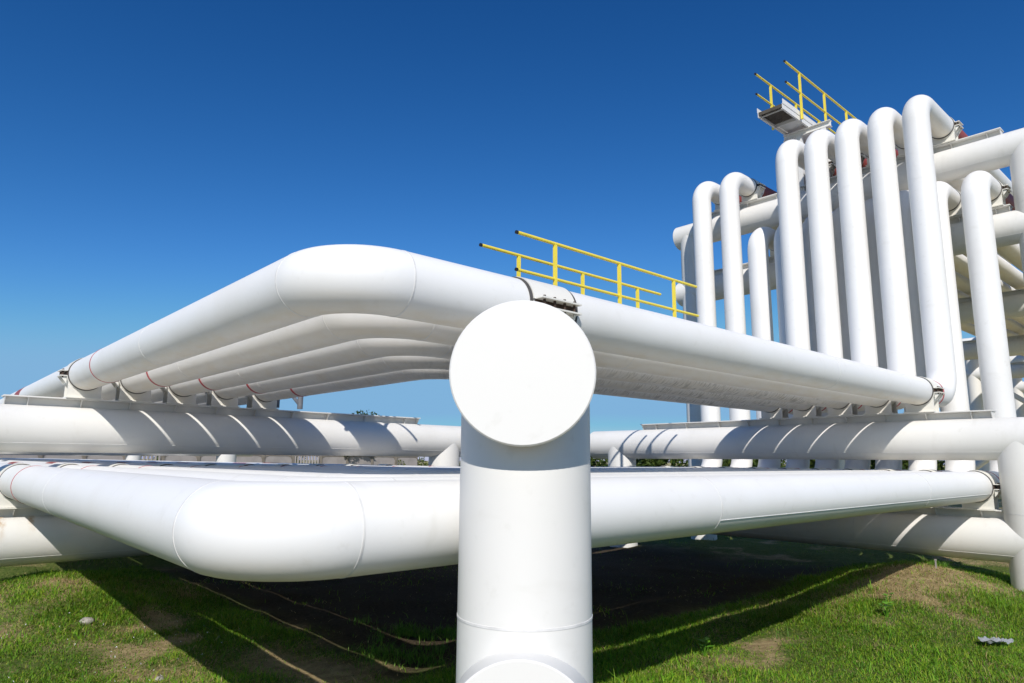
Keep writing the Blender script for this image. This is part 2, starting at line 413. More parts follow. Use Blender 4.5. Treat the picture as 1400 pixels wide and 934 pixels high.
o = blades('grass_tufts', X, Y, height(X, Y), hh, 0.002 + 0.0022 * rng.random(len(X)), T, 1.0)
tag(o, 'taller bright green tufts standing out of the short grass', 'grass', kind='stuff')

def leaf_cloud(name, P, size, tint, mat=None, parent=None):
    """many leaf quads with random tilt"""
    n = len(P); a = rng.normal(size=(n, 3)); a /= np.linalg.norm(a, axis=1)[:, None]
    b = rng.normal(size=(n, 3)); b -= (b * a).sum(1)[:, None] * a; b /= np.linalg.norm(b, axis=1)[:, None]
    s = (size * (0.6 + 0.8 * rng.random(n)))[:, None]
    V = np.stack([P - a * s, P + b * s * 0.45, P + a * s, P - b * s * 0.45], 1).astype(np.float32)
    me = bpy.data.meshes.new(name); me.vertices.add(n * 4); me.vertices.foreach_set('co', V.ravel())
    me.loops.add(n * 4); me.loops.foreach_set('vertex_index', np.arange(n * 4, dtype=np.int32))
    me.polygons.add(n); me.polygons.foreach_set('loop_start', np.arange(n, dtype=np.int32) * 4)
    try: me.polygons.foreach_set('loop_total', np.full(n, 4, np.int32))
    except Exception: pass
    me.update(calc_edges=True)
    at = me.attributes.new('tint', 'FLOAT_COLOR', 'POINT'); c = np.ones((n, 4, 4), np.float32); c[:, :, :3] = tint[:, None, :]
    at.data.foreach_set('color', c.ravel()); me.materials.append(mat or M_LEAF); me.validate()
    o = bpy.data.objects.new(name, me); COL.objects.link(o)
    if parent: o.parent = parent
    return o
def greens(n, lo, hi):
    g = rng.random((n, 1)); return (np.array(lo) * (1 - g) + np.array(hi) * g).astype(np.float32)

LX, LY = CLOVER
P = np.stack([LX, LY, height(LX, LY) + 0.006 + 0.022 * rng.random(len(LX))], 1)
o = leaf_cloud('ground_cover', P, 0.010, greens(len(P), (0.05, 0.12, 0.014), (0.17, 0.29, 0.04))); tag(o, 'low leafy ground cover woven through the grass', 'ground cover', kind='stuff')

# ------------------------------------------------------------------ pipes
ELB = 0.41
def arc(c, a, b, n=14, ELB=0.41):
    """quarter bend: c = corner point, comes from direction a, leaves along b"""
    c, a, b = Vector(c), Vector(a), Vector(b); o = c - a * ELB + b * ELB
    return [o - b * ELB * math.cos(t) + a * ELB * math.sin(t) for t in [PI / 2 * i / n for i in range(n + 1)]]
def straight(p, q, step=1.5):
    p, q = Vector(p), Vector(q); n = max(1, int((q - p).length / step))
    return [p.lerp(q, i / n) for i in range(n)]
ORD = ['outermost', 'second', 'third', 'fourth', 'fifth', 'sixth', 'seventh', 'eighth', 'ninth', 'tenth']
FARY, FARX = 52.0, 56.0
def make_pipe(tier, k):
    x, y = (XS[k], YS[k]) if tier == 'upper' else (XL[k], YL_[k])
    ELB = 0.40 if tier == 'upper' else 0.385
    xf = x                                     # slot on the left frame; the outermost lower run closes in on its corner
    if tier == 'lower' and k == 0: x = 1.165
    xat = lambda q: xf if q > YL + 0.4 else x + (xf - x) * (q - y - ELB) / (YL + 0.4 - y - ELB)
    yr = YR1[k] if tier == 'upper' else YR2[k]
    if tier == 'upper': z, xr, zt = ZP, ROW1, ZPT2
    else: z, xr, zt = ZP - DZ - 0.012, ROW2, (ZPT2 if k >= 8 else ZPT1)
    path = straight((xf, FARY, z), (xf, YL + 0.4, z)) + straight((xf, YL + 0.4, z), (x, y + ELB, z)) + arc((x, y, z), (0, -1, 0), (1, 0, 0), 14, ELB)
    path += straight(path.pop(), (xr - 0.41, yr, z)) + arc((xr, yr, z), (1, 0, 0), (0, 0, 1))
    path += straight(path.pop(), (xr, yr, zt - 0.41)) + arc((xr, yr, zt), (0, 0, 1), (1, 0, 0))
    path += straight(path.pop(), (FARX, yr, zt)) + [(FARX, yr, zt)]
    mb = MB(); mb.sweep(path, RP, 48)
    nth = k if tier == 'upper' else k
    if tier == 'upper':
        i = k - 1
        lab = '%s white pipe of the upper tier, climbing as the %s tall riser from the right' % (ORD[i], ['first', 'second', 'third', 'fourth', 'fifth'][i])
    else:
        i = k
        lab = ('outermost white pipe of the lower tier, sweeping low across the front above the grass' if i == 0 else
               '%s white pipe of the lower tier counted inwards, rising to the %s tower beam' % (ORD[i], 'top' if k >= 8 else 'middle'))
    mat = M_MOULD if (tier == 'upper' and k >= 3) else M_PIPE
    o = mb.build('pipe_line', mat, None, (xr, yr, z)); tag(o, lab, 'pipe', '%s tier pipes' % tier)
    base = Vector((xr, yr, z))
    yat = lambda q: y + (yr - y) * (q - x - ELB) / (xr - x - 2 * ELB)     # the run closes up slightly towards the riser
    # weld rings: raised beads at the ends of the bends and along the runs
    w = []
    w += [((x, y + ELB, z), (0, 1, 0)), ((x + ELB, y, z), (1, 0, 0))]
    if tier == 'upper': w += [((x, y + 3.15 + 0.35 * (k % 3), z), (0, 1, 0)), ((x + 2.7 + 0.9 * (k % 2), yat(x + 2.7 + 0.9 * (k % 2)), z), (1, 0, 0)) if k > 1 else ((x + 6.4, yat(x + 6.4), z), (1, 0, 0))]
    else: w += [((x + 3.25, yat(x + 3.25), z), (1, 0, 0)), ((xat(y + 4.1), y + 4.1, z), (0, 1, 0)), ((x + 7.7, yat(x + 7.7), z), (1, 0, 0))]
    for c, a in w:
        b = MB(); c = Vector(c); a = Vector(a)
        b.band(c, a, RP + 0.0016, 0.010, 48, t=0.004)
        ob = b.build('weld_seam', M_WELD, o, base)
    red = [((xat(YL - 1.42), YL - 1.42, z), (0, 1, 0), 0.028 if k == 1 or tier == 'lower' else 0.055, M_RED), ((XR + 0.36, yat(XR + .36), z), (1, 0, 0), 0.045, M_RED), ((xf, YL + 4.9, z), (0, 1, 0), 0.75, M_OXIDE)]
    red.append(((XT + 0.72, yr, zt), (1, 0, 0), 1.0, M_OXIDE))
    for c, a, ww, mm in red:
        b = MB(); b.band(c, a, RP + 0.003, ww, 48, t=0.003); b.build('red_band', mm, o, base)
    # lap seam of the sheet cladding, running lengthwise
    if tier == 'lower' and k == 0:
        b = MB(); an = math.radians(207)
        yy, zz = y + math.cos(an) * (RP + .001), z + math.sin(an) * (RP + .001)
        b.cyl((x + 3.25, yy - y + yat(x + 3.25), zz), (xr - 1.5, yy - y + yat(xr - 1.5), zz), 0.003, 8); b.build('lap_seam', M_WELD, o, base)
    if tier == 'upper' and k == 2:
        b = MB(); an = math.radians(200)
        yy, zz = y + math.cos(an) * (RP + .001), z + math.sin(an) * (RP + .001)
        b.cyl((x + 0.44, yy, zz), (XR - .6, yy - y + yat(XR - .6), zz), 0.003, 8); b.build('lap_seam', M_WELD, o, base)
    return o
for k in range(1, 6): make_pipe('upper', k)
for k in range(10): make_pipe('lower', k)

# ------------------------------------------------------------------ pipe supports
def make_support(label, loc, rotz, L=0.27):
    t = thing('pipe_support', label, 'pipe support', loc, rotz, 'pipe supports')
    b = MB(); b.box((0, 0, 0.009), (L + 0.06, 0.42, 0.014)); b.build('base_plate', M_BRACKET, t)
    b = MB(); R = RP + 0.008; n = 16; hw = 0.195
    xs_ = (-L / 2 + 0.03, L / 2 - 0.03) if L < .4 else (-L / 2 + 0.03, 0.0, L / 2 - 0.03)
    for x in xs_:
        for i in range(n):                      # comb of quads between the base and the round cut-out
            y0, y1 = -hw + 2 * hw * i / n, -hw + 2 * hw * (i + 1) / n
            b.prism([(x, y0, 0.018), (x, y1, 0.018), (x, y1, HP - math.sqrt(R * R - y1 * y1)), (x, y0, HP - math.sqrt(R * R - y0 * y0))], (0.014, 0, 0))
    b.box((0, 0, (HP - RP) / 2 + 0.008), (L - 0.08, 0.014, HP - RP - 0.012)); b.build('saddle', M_BRACKET, t)
    b = MB(); b.band((0, 0, HP), (1, 0, 0), RP + 0.016, L, 40, math.radians(-82), math.radians(82), 0.014)
    b.build('clamp_strap', M_BRACKET, t)
    b = MB(); b.band((0, 0, HP), (1, 0, 0), RP + 0.016, L, 24, math.radians(98), math.radians(262), 0.014)
    b.build('clamp_cradle', M_BRACKET, t)
    for x in (-L / 2 - 0.016, L / 2 + 0.016):
        b = MB(); b.band((x, 0, HP), (1, 0, 0), RP + 0.010, 0.024, 44, t=0.010); b.build('seal_ring', M_SEAL, t)
    for sg in (1, -1):
        b = MB(); b.box((0, sg * (RP + 0.050), HP + 0.034), (L - 0.02, 0.075, 0.011)); b.box((0, sg * (RP + 0.050), HP - 0.034), (L - 0.02, 0.075, 0.011))
        for x in (-L * .35, 0.0, L * .35): b.prism([(x, sg * (RP + .01), HP - .043), (x, sg * (RP + .080), HP - .043), (x, sg * (RP + .005), HP - .14)], (0.010, 0, 0))
        b.build('clamp_lug', M_BRACKET, t)
        b = MB(); b.box((0, sg * (RP + 0.006), HP), (L - 0.04, 0.012, 0.054))
        for f in (-.36, -.12, .12, .36):
            b.cyl((L * f, sg * (RP + 0.055), HP - 0.056), (L * f, sg * (RP + 0.055), HP + 0.056), 0.010, 8)
        b.build('clamp_bolts', M_BOLT, t)
    return t
first = None
def support(label, loc, rotz):
    global first
    if first is None: first = make_support(label, loc, rotz); return first
    return dup(first, loc, rotz, label)
def yon(tier, k, q):
    yr, xr = (YR1[k], ROW1) if tier == 'upper' else (YR2[k], ROW2)
    x0, y0 = (XS[k], YS[k]) if tier == 'upper' else (XL[k], YL_[k])
    return y0 + (yr - y0) * (q - x0 - ELB) / (xr - x0 - 2 * ELB)
def nth_pipe(tier, k):
    return '%s pipe of the %s tier' % (ORD[k - 1] if tier == 'upper' else ORD[k], tier)
ZPL = ZB + PLATE
for k in range(1, 6):
    support('white clamped support under the %s, on the left frame' % nth_pipe('upper', k), (XS[k], YL, ZPL), PI / 2)
    support('white clamped support under the %s, on the right frame' % nth_pipe('upper', k), (XR, yon('upper', k, XR), ZPL), 0)
    lab = 'long white clamped support under the %s, on the centre frame' % nth_pipe('upper', k); lc = (YS[k] - 0.15, YS[k], ZPL)
    if k == 1: long_support = make_support(lab, lc, 0, 0.42)
    else: dup(long_support, lc, 0, lab)
    support('white clamped support under the %s, on top of the tower' % nth_pipe('upper', k), (XT, YR1[k], ZT2 + PLATE), 0)
for k in range(10):
    support('white clamped support under the %s, on the left lower beam' % nth_pipe('lower', k), (XL[k], YL, ZPL - DZ - 0.012), PI / 2)
    support('white clamped support under the %s, on the right lower beam' % nth_pipe('lower', k), (XR, yon('lower', k, XR), ZPL - DZ - 0.012), 0)
    support('white clamped support under the %s, on the tower %s beam' % (nth_pipe('lower', k), 'top' if k >= 8 else 'middle'), (XT, YR2[k], (ZT2 if k >= 8 else ZT1) + PLATE), 0)

# ------------------------------------------------------------------ frames
def bearing(t, base, d, z, s0, s1, slots):
    """T-shaped bearing plate with stiffeners on top of a beam; d = unit direction of the beam in plan"""
    d = Vector((d[0], d[1], 0)); nrm = Vector((-d.y, d.x, 0)); o = Vector(base)
    M = Matrix(((d.x, nrm.x, 0), (d.y, nrm.y, 0), (0, 0, 1)))
    b = MB(); mid = (s0 + s1) / 2
    zt = z + PLATE
    b.box(o + d * mid + Vector((0, 0, zt - 0.0075)), (s1 - s0, 0.25, 0.015), M)
    pl = b.build('bearing_plate', M_FRAME, t, t.location)
    b = MB(); hw = PLATE - 0.015 - RB + 0.03
    b.box(o + d * mid + Vector((0, 0, zt - 0.0155 - hw / 2)), (s1 - s0 - 0.05, 0.014, hw), M)
    b.build('bearing_web', M_FRAME, t, t.location)
    for s in list(slots) + [s0 + 0.02, s1 - 0.02]:
        b = MB()
        for sg in (1, -1):
            zt2 = zt - 0.0165
            pts = [(0.008, zt2), (0.108, zt2), (0.012 + 0.02, zt2 - hw + 0.012), (0.008, zt2 - hw + 0.012)]
            P3 = [o + d * s + nrm * (sg * p) + Vector((0, 0, q)) for p, q in pts]
            b.prism([tuple(p) for p in (P3 if sg > 0 else P3[::-1])], tuple(d * 0.010))
        b.build('stiffener', M_FRAME, t, t.location)

def gz(x, y): return float(height(np.array(x), np.array(y)))
def frame(label, base, d, levels, posts, span, plate, slots, rusty=False, plates=None, braces=()):
    d3 = Vector((d[0], d[1], 0)); o = Vector((base[0], base[1], 0))
    p0 = o + d3 * posts[0]; p0.z = gz(p0.x, p0.y)
    t = thing('pipe_rack_frame', label, 'pipe rack frame', tuple(p0))
    for s in posts:
        p = o + d3 * s; g = gz(p.x, p.y)
        b = MB(); b.cyl((p.x, p.y, g - 0.6), (p.x, p.y, max(levels) - 0.02), RB - 0.003, 56)
        ob = b.build('post', M_FRAME, t, p0)
        b = MB(); b.band((p.x, p.y, min(levels) + 0.37), (0, 0, 1), RB - 0.001, 0.010, 56, t=0.004); b.build('weld_seam', M_WELD, ob, p0)
    for i, z in enumerate(sorted(levels)):
        b = MB(); A = o + d3 * span[0] + Vector((0, 0, z)); B = o + d3 * span[1] + Vector((0, 0, z))
        b.sweep([A, A.lerp(B, .33), A.lerp(B, .66), B], RB, 64, True, 0.006)
        ob = b.build('cross_beam', M_RUST if (rusty and i == 0) else M_FRAME, t, p0)
        for f in (0.36, 0.78):
            b = MB(); b.band(A.lerp(B, f), d3, RB + 0.0015, 0.010, 56, t=0.004); b.build('weld_seam', M_WELD, ob, p0)
        n3 = Vector((-d3.y, d3.x, 0)); side = 1 if rusty is None else -1
        an = math.radians(-38)
        b = MB()
        for sg in (1, -1):
            off = n3 * (sg * math.cos(an) * (RB + .001)) + Vector((0, 0, math.sin(an) * (RB + .001)))
            b.cyl(A.lerp(B, .02) + off, A.lerp(B, .98) + off, 0.0022, 6)
        b.build('lap_seam', M_WELD, ob, p0)
        pl = (plates or {}).get(i, plate)
        if pl: bearing(t, (o.x, o.y, 0), d, z, pl[0], pl[1], slots)
    for (sa, za, sb, zb_) in braces:
        a = o + d3 * sa + Vector((0, 0, za)); c = o + d3 * sb + Vector((0, 0, zb_))
        b = MB(); b.cyl(a, c, 0.11, 28); b.build('brace', M_FRAME, t, p0)
    return t
ZLO = ZB - DZ
S2 = math.sqrt(0.5)
DD = (S2, S2)
# centre frame: runs away from the lens along the bisector of the corner
c0 = Vector((1.848, 1.996, 0))
cs = [(Vector((YS[k] - 0.08, YS[k], 0)) - c0).length for k in range(1, 6)]
STR = [v * 0.97 for v in (3.01, 3.61, 4.21, 4.81, 5.41, 6.01, 6.61, 7.22, 7.96, 8.70)]
STL = [v * 0.97 for v in (1.27, 1.87, 2.47, 3.08, 3.67, 4.28, 4.90, 5.53, 6.26, 7.10)]
frame('near white T-shaped frame at the centre with a round end cap facing the lens', (c0.x, c0.y), DD, [ZLO, ZB], [0.42, 8.4], [0.006, 9.1],
      (1.5, 8.8), cs, plates={0: (1.2, 8.8)})
frame('white frame on the left carrying the upper pipes, beam shaded in stripes', (0, YL), (1, 0), [ZLO, ZB], [0.25, 7.83], [-0.45, 8.6],
      (0.97, 7.18), STL, True, plates={0: (0.72, 7.18)})
frame('white frame on the right whose post stands in the grass at the photo edge', (XR, 0), (0, 1), [ZLO, ZB], [2.38, 9.38], [1.5, 10.1],
      (2.65, 8.78), STR)
TP = [2.32, 9.17]
STT = [v * 0.957 for v in (3.01, 3.61, 4.21, 4.81, 5.41, 6.01, 6.61, 7.22, 7.96, 8.70)]
frame('tall white tower frame behind the risers, with two capped beams', (XT, 0), (0, 1), [ZT1, ZT2], TP, [1.70, 9.54], (2.66, 8.68), STT)
for i, (xx, w) in enumerate(((21.6, 'first'), (29.4, 'second'), (37.2, 'third'), (45.0, 'fourth'))):
    frame('white pipe rack frame standing %s behind the tower frame' % w, (xx, 0), (0, 1), [ZT1, ZT2], TP, [1.70, 9.54], (2.66, 8.68), STT,
          braces=((8.9, ZT1 - 0.1, 2.3, 0.5),) if i != 1 else ((2.3, ZT1 - 0.1, 8.9, 0.5),))
for yy, w in ((22.0, 'first'), (33.0, 'second')):
    frame('white pipe rack frame standing %s behind the left frame' % w, (0, yy), (1, 0), [ZLO, ZB], [0.25, 7.83], [-0.45, 8.6], (0.97, 7.18), STL)

# ------------------------------------------------------------------ walkways
def walkway(label, base, d, length, rail_x, post_x, width, zf, legs, deck0=0.0, grate=1.6, ibeam=None, hr=1.0):
    """yellow handrails both sides of a white deck; local x along d, y to the left of it"""
    ang = math.atan2(d[1], d[0])
    t = thing('walkway', label, 'walkway', (base[0], base[1], zf), ang)
    r = 0.0225; w = width / 2; hm = hr * 0.51
    for sg in (1, -1):
        x0 = rail_x[0]; x1 = rail_x[1]
        b = MB()
        b.sweep(straight((x0, sg * w, hr), (x1, sg * w, hr), .25) + [(x1, sg * w, hr)], r, 20)
        h = b.build('handrail', M_YELLOW, t)
        b = MB(); b.cyl((x0 - 0.03, sg * w, hr), (x0, sg * w, hr), r * 1.05, 12); b.build('end_plug', M_CAP, h)
        b = MB(); b.sweep(straight((x0, sg * w, hm), (x1 + 0.02, sg * w, hm), .25) + [(x1 + 0.02, sg * w, hm)], r * .92, 20); h = b.build('mid_rail', M_YELLOW, t)
        b = MB(); b.cyl((x0 - 0.03, sg * w, hm), (x0, sg * w, hm), r, 12); b.build('end_plug', M_CAP, h)
        for x in post_x:
            b = MB(); b.box((x, sg * w, hr / 2 - 0.062), (0.042, 0.042, hr + 0.09)); b.build('rail_post', M_YELLOW, t)
        b = MB(); b.box(((x0 + x1) / 2 + deck0 / 2, sg * (w - 0.05), 0.045), (x1 - x0 - deck0, 0.008, 0.11)); b.build('toe_board', M_FRAME, t)
    a, e = deck0 + rail_x[0], rail_x[1]
    b = MB()
    for sg in (1, -1):
        b.box(((a + e) / 2, sg * (w - 0.062), -0.06), (e - a, 0.012, 0.12)); b.box(((a + e) / 2, sg * (w - 0.078), -0.116), (e - a, 0.03, 0.008))
    b.box((a + 0.10, 0, -0.085), (0.012, width - 0.15, 0.03)); b.box((a + grate, 0, -0.055), (0.012, width - 0.15, 0.09))
    b.build('deck_frame', M_FRAME, t)
    b = MB()
    nb = 17; b.box((a + 0.006, 0, -0.045), (0.010, width - 0.15, 0.075))
    for i in range(nb): b.box((a + grate / 2, -w + 0.085 + (width - 0.17) * i / (nb - 1), -0.02), (grate - 0.03, 0.016, 0.032))
    for i in range(14): b.box((a + grate * (i + .5) / 14, 0, -0.012), (0.008, width - 0.16, 0.012))
    b.build('grating', M_GRATE, t)
    b = MB(); b.box(((a + grate + e) / 2, 0, -0.012), (e - a - grate - 0.02, width - 0.15, 0.010)); b.build('deck_plate', M_FRAME, t)
    for (x, y, drop) in legs:
        b = MB(); b.cyl((x, y, -drop), (x, y, -0.12), 0.045, 16); b.build('leg', M_STEEL, t)
        if drop < 1.2:                          # knee brace from the foot of the leg to the deck
            b = MB(); b.cyl((x, y, -drop + 0.06), (x + 1.5, y, -0.125), 0.03, 14); b.build('knee_brace', M_STEEL, t)
    if ibeam:
        x, y0, y1, drop = ibeam
        b = MB(); L = y1 - y0; c = (y0 + y1) / 2
        b.box((x, c, -0.130), (0.12, L, 0.010)); b.box((x, c, -0.195), (0.010, L, 0.118)); b.box((x, c, -0.26), (0.12, L, 0.010)); b.build('support_beam', M_FRAME, t)
        for y in (y0 + 0.15, y1 - 0.35):
            b = MB(); b.box((x, y, -0.266 - (drop - .266) / 2), (0.11, 0.11, drop - 0.266)); b.build('stub_post', M_FRAME, t)
    return t
YW = 6.53
walkway('yellow railed walkway beyond the upper pipes, its rails rising above the centre', (5.62, YW), (1, 0), 4.0, (0.0, 4.02), (0.68, 2.02, 3.38), 0.72, EYE + 1.865,
        ((0.74, 0.2, 1.05), (0.74, -0.2, 1.05)), 0.1)
walkway('yellow railed walkway over the left run, hidden behind the upper pipes', (4.80, 8.55), (0, 1), 4.0, (0.0, 5.2), (0.66, 2.0, 3.34, 4.7), 0.72, EYE + 1.865,
        ((2.3, 0.2, 1.05), (2.3, -0.2, 1.05), (5.0, -0.06, 1.5)), 0.1)
walkway('yellow railed walkway on top of the tower with an overhanging grated end', (13.14, 6.37), (1, 0), 9.0, (0.0, 9.0), (0.65, 1.87, 3.08, 4.3, 5.5, 6.7, 7.9, 8.9), 0.665, EYE + 7.42,
        (), -0.12, 0.74, (XT - 13.14, -0.74, 0.31, 7.42 - 5.56 - 0.28), 0.975)

# ------------------------------------------------------------------ fence behind on the left
FY = 55.0
root = thing('concrete_fence', 'low precast concrete fence with framed panels behind the left pipes', 'fence', (-30, FY, 0))
wpan = 2.5; x = -30.0; k = 0
while x < 37.0:
    g0 = gz(x, FY)
    b = MB(); b.box((x, FY, 1.02), (0.2, 0.2, 2.16)); b.build('fence_post', M_CONC, root, root.location)
    if x + wpan < 38:
        b = MB(); xm = x + wpan / 2; w2 = wpan / 2 - 0.1
        b.box((xm, FY, 2.02), (wpan - 0.2, 0.12, 0.12)); b.box((xm, FY, 0.9), (wpan - 0.2, 0.12, 0.14)); b.box((xm, FY, 0.10), (wpan - 0.2, 0.12, 0.2))
        for sg in (1, -1): b.prism([(xm + sg * w2, FY, 1.96), (xm + sg * (w2 - 0.36), FY, 1.96), (xm + sg * (w2 - .1), FY, 1.86), (xm + sg * w2, FY, 1.62)][::-sg], (0, 0.11, 0))
        b.build('fence_frame', M_CONC, root, root.location)
        if k % 5 == 2:
            b = MB()
            for i in range(9): b.cyl((x + 0.22 + (wpan - 0.44) * i / 8, FY, 0.97), (x + 0.22 + (wpan - 0.44) * i / 8, FY, 1.96), 0.09, 10)
            b.box((xm, FY, 0.5), (wpan - 0.2, 0.07, 0.66)); b.build('baluster_panel', M_PANEL, root, root.location)
        else:
            b = MB(); b.box((xm, FY + 0.01, 1.03), (wpan - 0.2, 0.06, 1.86)); b.build('fence_panel', M_PANEL, root, root.location)
    x += wpan; k += 1

# ------------------------------------------------------------------ vegetation far away
M_BARK = plain('bark', (0.09, 0.065, 0.045), 0.9, var=0.5, vs=9)
def heading(px, fwd):
    """point on the ground: sideways and forward metres from the lens"""
    a = math.radians(48.09)
    return (px * math.sin(a) + fwd * math.cos(a), -px * math.cos(a) + fwd * math.sin(a))
def crown(n, c, r, lumps=9):
    L = [(np.array(c) + rng.normal(size=3) * np.array(r) * 0.45, 0.35 + 0.35 * rng.random()) for _ in range(lumps)]
    out = []
    for q, s in L:
        m_ = n // lumps; v = rng.normal(size=(m_, 3)); v /= np.linalg.norm(v, axis=1)[:, None]
        out.append(q + v * (np.array(r) * s) * (0.35 + 0.65 * rng.random((m_, 1)) ** 0.5))
    return np.concatenate(out)
def tree(label, loc, h, r, n, leaf, lo, hi):
    t = thing('tree', label, 'tree', (loc[0], loc[1], 0))
    b = MB(); P0 = Vector((loc[0], loc[1], -0.1))
    segs = [P0 + Vector((0.06 * math.sin(i), 0.05 * math.cos(i * 1.7), h * 0.62 * i / 5)) for i in range(6)]
    for i in range(5): b.cyl(segs[i], segs[i + 1], 0.13 * (1 - i * 0.14), 10)
    for i in range(7):
        a = i * 2.4; q = segs[2 + i % 3]
        b.cyl(q, q + Vector((math.cos(a) * r * .55, math.sin(a) * r * .55, h * 0.26)), 0.04, 8)
    b.build('trunk', M_BARK, t, t.location)
    P = crown(n, (0, 0, h * 0.68), (r, r, h * 0.34), 14); P = P[P[:, 2] > 0.3]
    leaf_cloud('crown', P, leaf, greens(len(P), lo, hi), None, t)
    return t
tx, ty = heading(-13.9, 62.0)
tree('leafy tree whose top twigs poke above the left beam', (tx, ty), 5.0, 1.9, 3600, 0.14, (0.02, 0.045, 0.010), (0.06, 0.10, 0.025))
hx = []
for i in range(70):
    px = 3.5 + i * 0.62 + random.uniform(-.3, .3); q = heading(px * 1.0, 46 + random.uniform(-2.5, 2.5))
    hx.append(crown(800, (q[0], q[1], 1.25 + random.uniform(-.1, .25)), (1.1, 1.1, 1.3 + random.uniform(-.3, .3)), 6))
P = np.concatenate(hx); P = P[P[:, 2] > 0.05]
o = leaf_cloud('hedge', P, 0.14, greens(len(P), (0.022, 0.05, 0.010), (0.11, 0.155, 0.03))); tag(o, 'dark green scrub seen through the gaps below the right beam', 'hedge', kind='stuff')
hx = []
for i in range(76):
    q = heading(-62 + i * 0.79, 66 + random.uniform(-2, 2)); hx.append(crown(420, (q[0], q[1], 0.9), (1.0, 1.0, 1.0), 5))
P = np.concatenate(hx); P = P[P[:, 2] > 0.05]
o = leaf_cloud('scrub', P, 0.11, greens(len(P), (0.05, 0.085, 0.012), (0.17, 0.20, 0.04))); tag(o, 'pale green scrub beyond the concrete fence on the left', 'scrub', kind='stuff')

# ------------------------------------------------------------------ small things in the grass
def weed(label, x, y, n, size):
    z = gz(x, y); t = thing('weed', label, 'weed', (x, y, z))
    b = MB()
    for i in range(n):
        a = i * 2.4 + 0.3; h = size * (0.7 + 0.6 * random.random()); rr = size * 0.55 * (0.4 + 0.6 * random.random())
        c = Vector((math.cos(a) * rr, math.sin(a) * rr, h)); d1 = Vector((math.cos(a), math.sin(a), 0.25)).normalized(); s = Vector((-math.sin(a), math.cos(a), 0.1))
        L = size * 0.42
        b.poly([c - d1 * L * .5, c + s * L * .42 - d1 * .1 * L, c + s * L * .3 + d1 * .45 * L, c + d1 * L * .8, c - s * L * .3 + d1 * .45 * L, c - s * L * .42 - d1 * .1 * L])
    me_ = b.build('leaves', M_WEED, t)
    b = MB()
    for i in range(n // 2):
        a = i * 4.8 + 0.3; b.cyl((0, 0, -0.01), (math.cos(a) * size * .35, math.sin(a) * size * .35, size * .8), 0.0035, 6)
    b.build('stems', M_WEED, t)
M_WEED, nt, b_ = newmat('bright_leaf'); b_.inputs['Base Color'].default_value = (0.085, 0.24, 0.014, 1); b_.inputs['Roughness'].default_value = 0.45
P = nt.nodes.new('ShaderNodeNewGeometry').outputs['Position']
nt.links.new(mixc(nt, noise(nt, P, 9, 2), (0.06, 0.20, 0.010), (0.14, 0.32, 0.02)), b_.inputs['Base Color'])
weed('bright broad-leaved weed at the shadow edge right of the centre post', 5.84, 3.80, 15, 0.12)
weed('bright round-leaved weed on the slope below the straw mound', 8.12, 3.03, 17, 0.13)
weed('small broad-leaved weed just above the round-leaved one on the mound', 8.62, 3.20, 11, 0.10)
# crumpled clear plastic
M_PLASTIC, nt, b_ = newmat('grey_plastic'); P = nt.nodes.new('ShaderNodeNewGeometry').outputs['Position']
nt.links.new(mixc(nt, noise(nt, P, 30, 3), (0.20, 0.21, 0.22), (0.36, 0.37, 0.38)), b_.inputs['Base Color']); b_.inputs['Roughness'].default_value = 0.25
def sheet(name, label, cat, x, y, lx, ly, mat, rot, amp):
    b = MB(); n = 18; z0 = gz(x, y); G = []
    for i in range(n + 1):
        for j in range(n + 1):
            u, v = i / n - .5, j / n - .5
            X = u * lx * (1 - 0.5 * abs(v)) ; Y = v * ly * (1 - .35 * abs(u))
            Z = amp * (float(vnoise(np.array(u * 5 + 9), np.array(v * 5 + 4), 0.8, 44)) * .7 + float(vnoise(np.array(u * 14 + 9), np.array(v * 14 + 4), 0.8, 45)) * .3) + 0.035
            XX, YY = X * math.cos(rot) - Y * math.sin(rot), X * math.sin(rot) + Y * math.cos(rot)
            b.vert((x + XX, y + YY, z0 + Z))
    for i in range(n):
        for j in range(n):
            k_ = i * (n + 1) + j; b.face((k_, k_ + n + 1, k_ + n + 2, k_ + 1))
    o = b.build(name, mat, None, (x, y, z0)); tag(o, label, cat)
sheet('plastic_bag', 'crumpled clear plastic bag lying in the grass at the lower right', 'plastic bag', 8.30, 2.10, 0.34, 0.17, M_PLASTIC, -0.7, 0.06)
M_STONE = plain('pale_stone', (0.40, 0.37, 0.32), 0.9, var=0.4, vs=20)
def stone(label, x, y, s):
    bm_v = []; z = gz(x, y); b = MB(); nu, nv = 14, 9
    for j in range(nv + 1):
        for i in range(nu):
            th = PI * j / nv; ph = 2 * PI * i / nu
            r_ = s * (0.8 + 0.4 * float(vnoise(np.array(math.cos(ph) * math.sin(th) * 2 + 7), np.array(math.sin(ph) * math.sin(th) * 2 + math.cos(th) * 3 + 9), 0.9, 60)))
            b.vert((x + r_ * math.sin(th) * math.cos(ph) * 1.2, y + r_ * math.sin(th) * math.sin(ph), z + s * .25 + r_ * .65 * math.cos(th)))
    for j in range(nv):
        for i in range(nu): b.face((j * nu + i, (j + 1) * nu + i, (j + 1) * nu + (i + 1) % nu, j * nu + (i + 1) % nu), True)
    o = b.build('stone', M_STONE, None, (x, y, z)); tag(o, label, 'stone')
def at_ground(px, fwd): return heading(px, fwd)
sx_, sy_ = 1.668, 8.168; stone('pale stone half buried in the sunlit grass at the lower left', sx_, sy_, 0.055)
sx_, sy_ = heading(-2.75, 5.75); stone('small pale stone at the edge of the left shadow', sx_, sy_, 0.03)
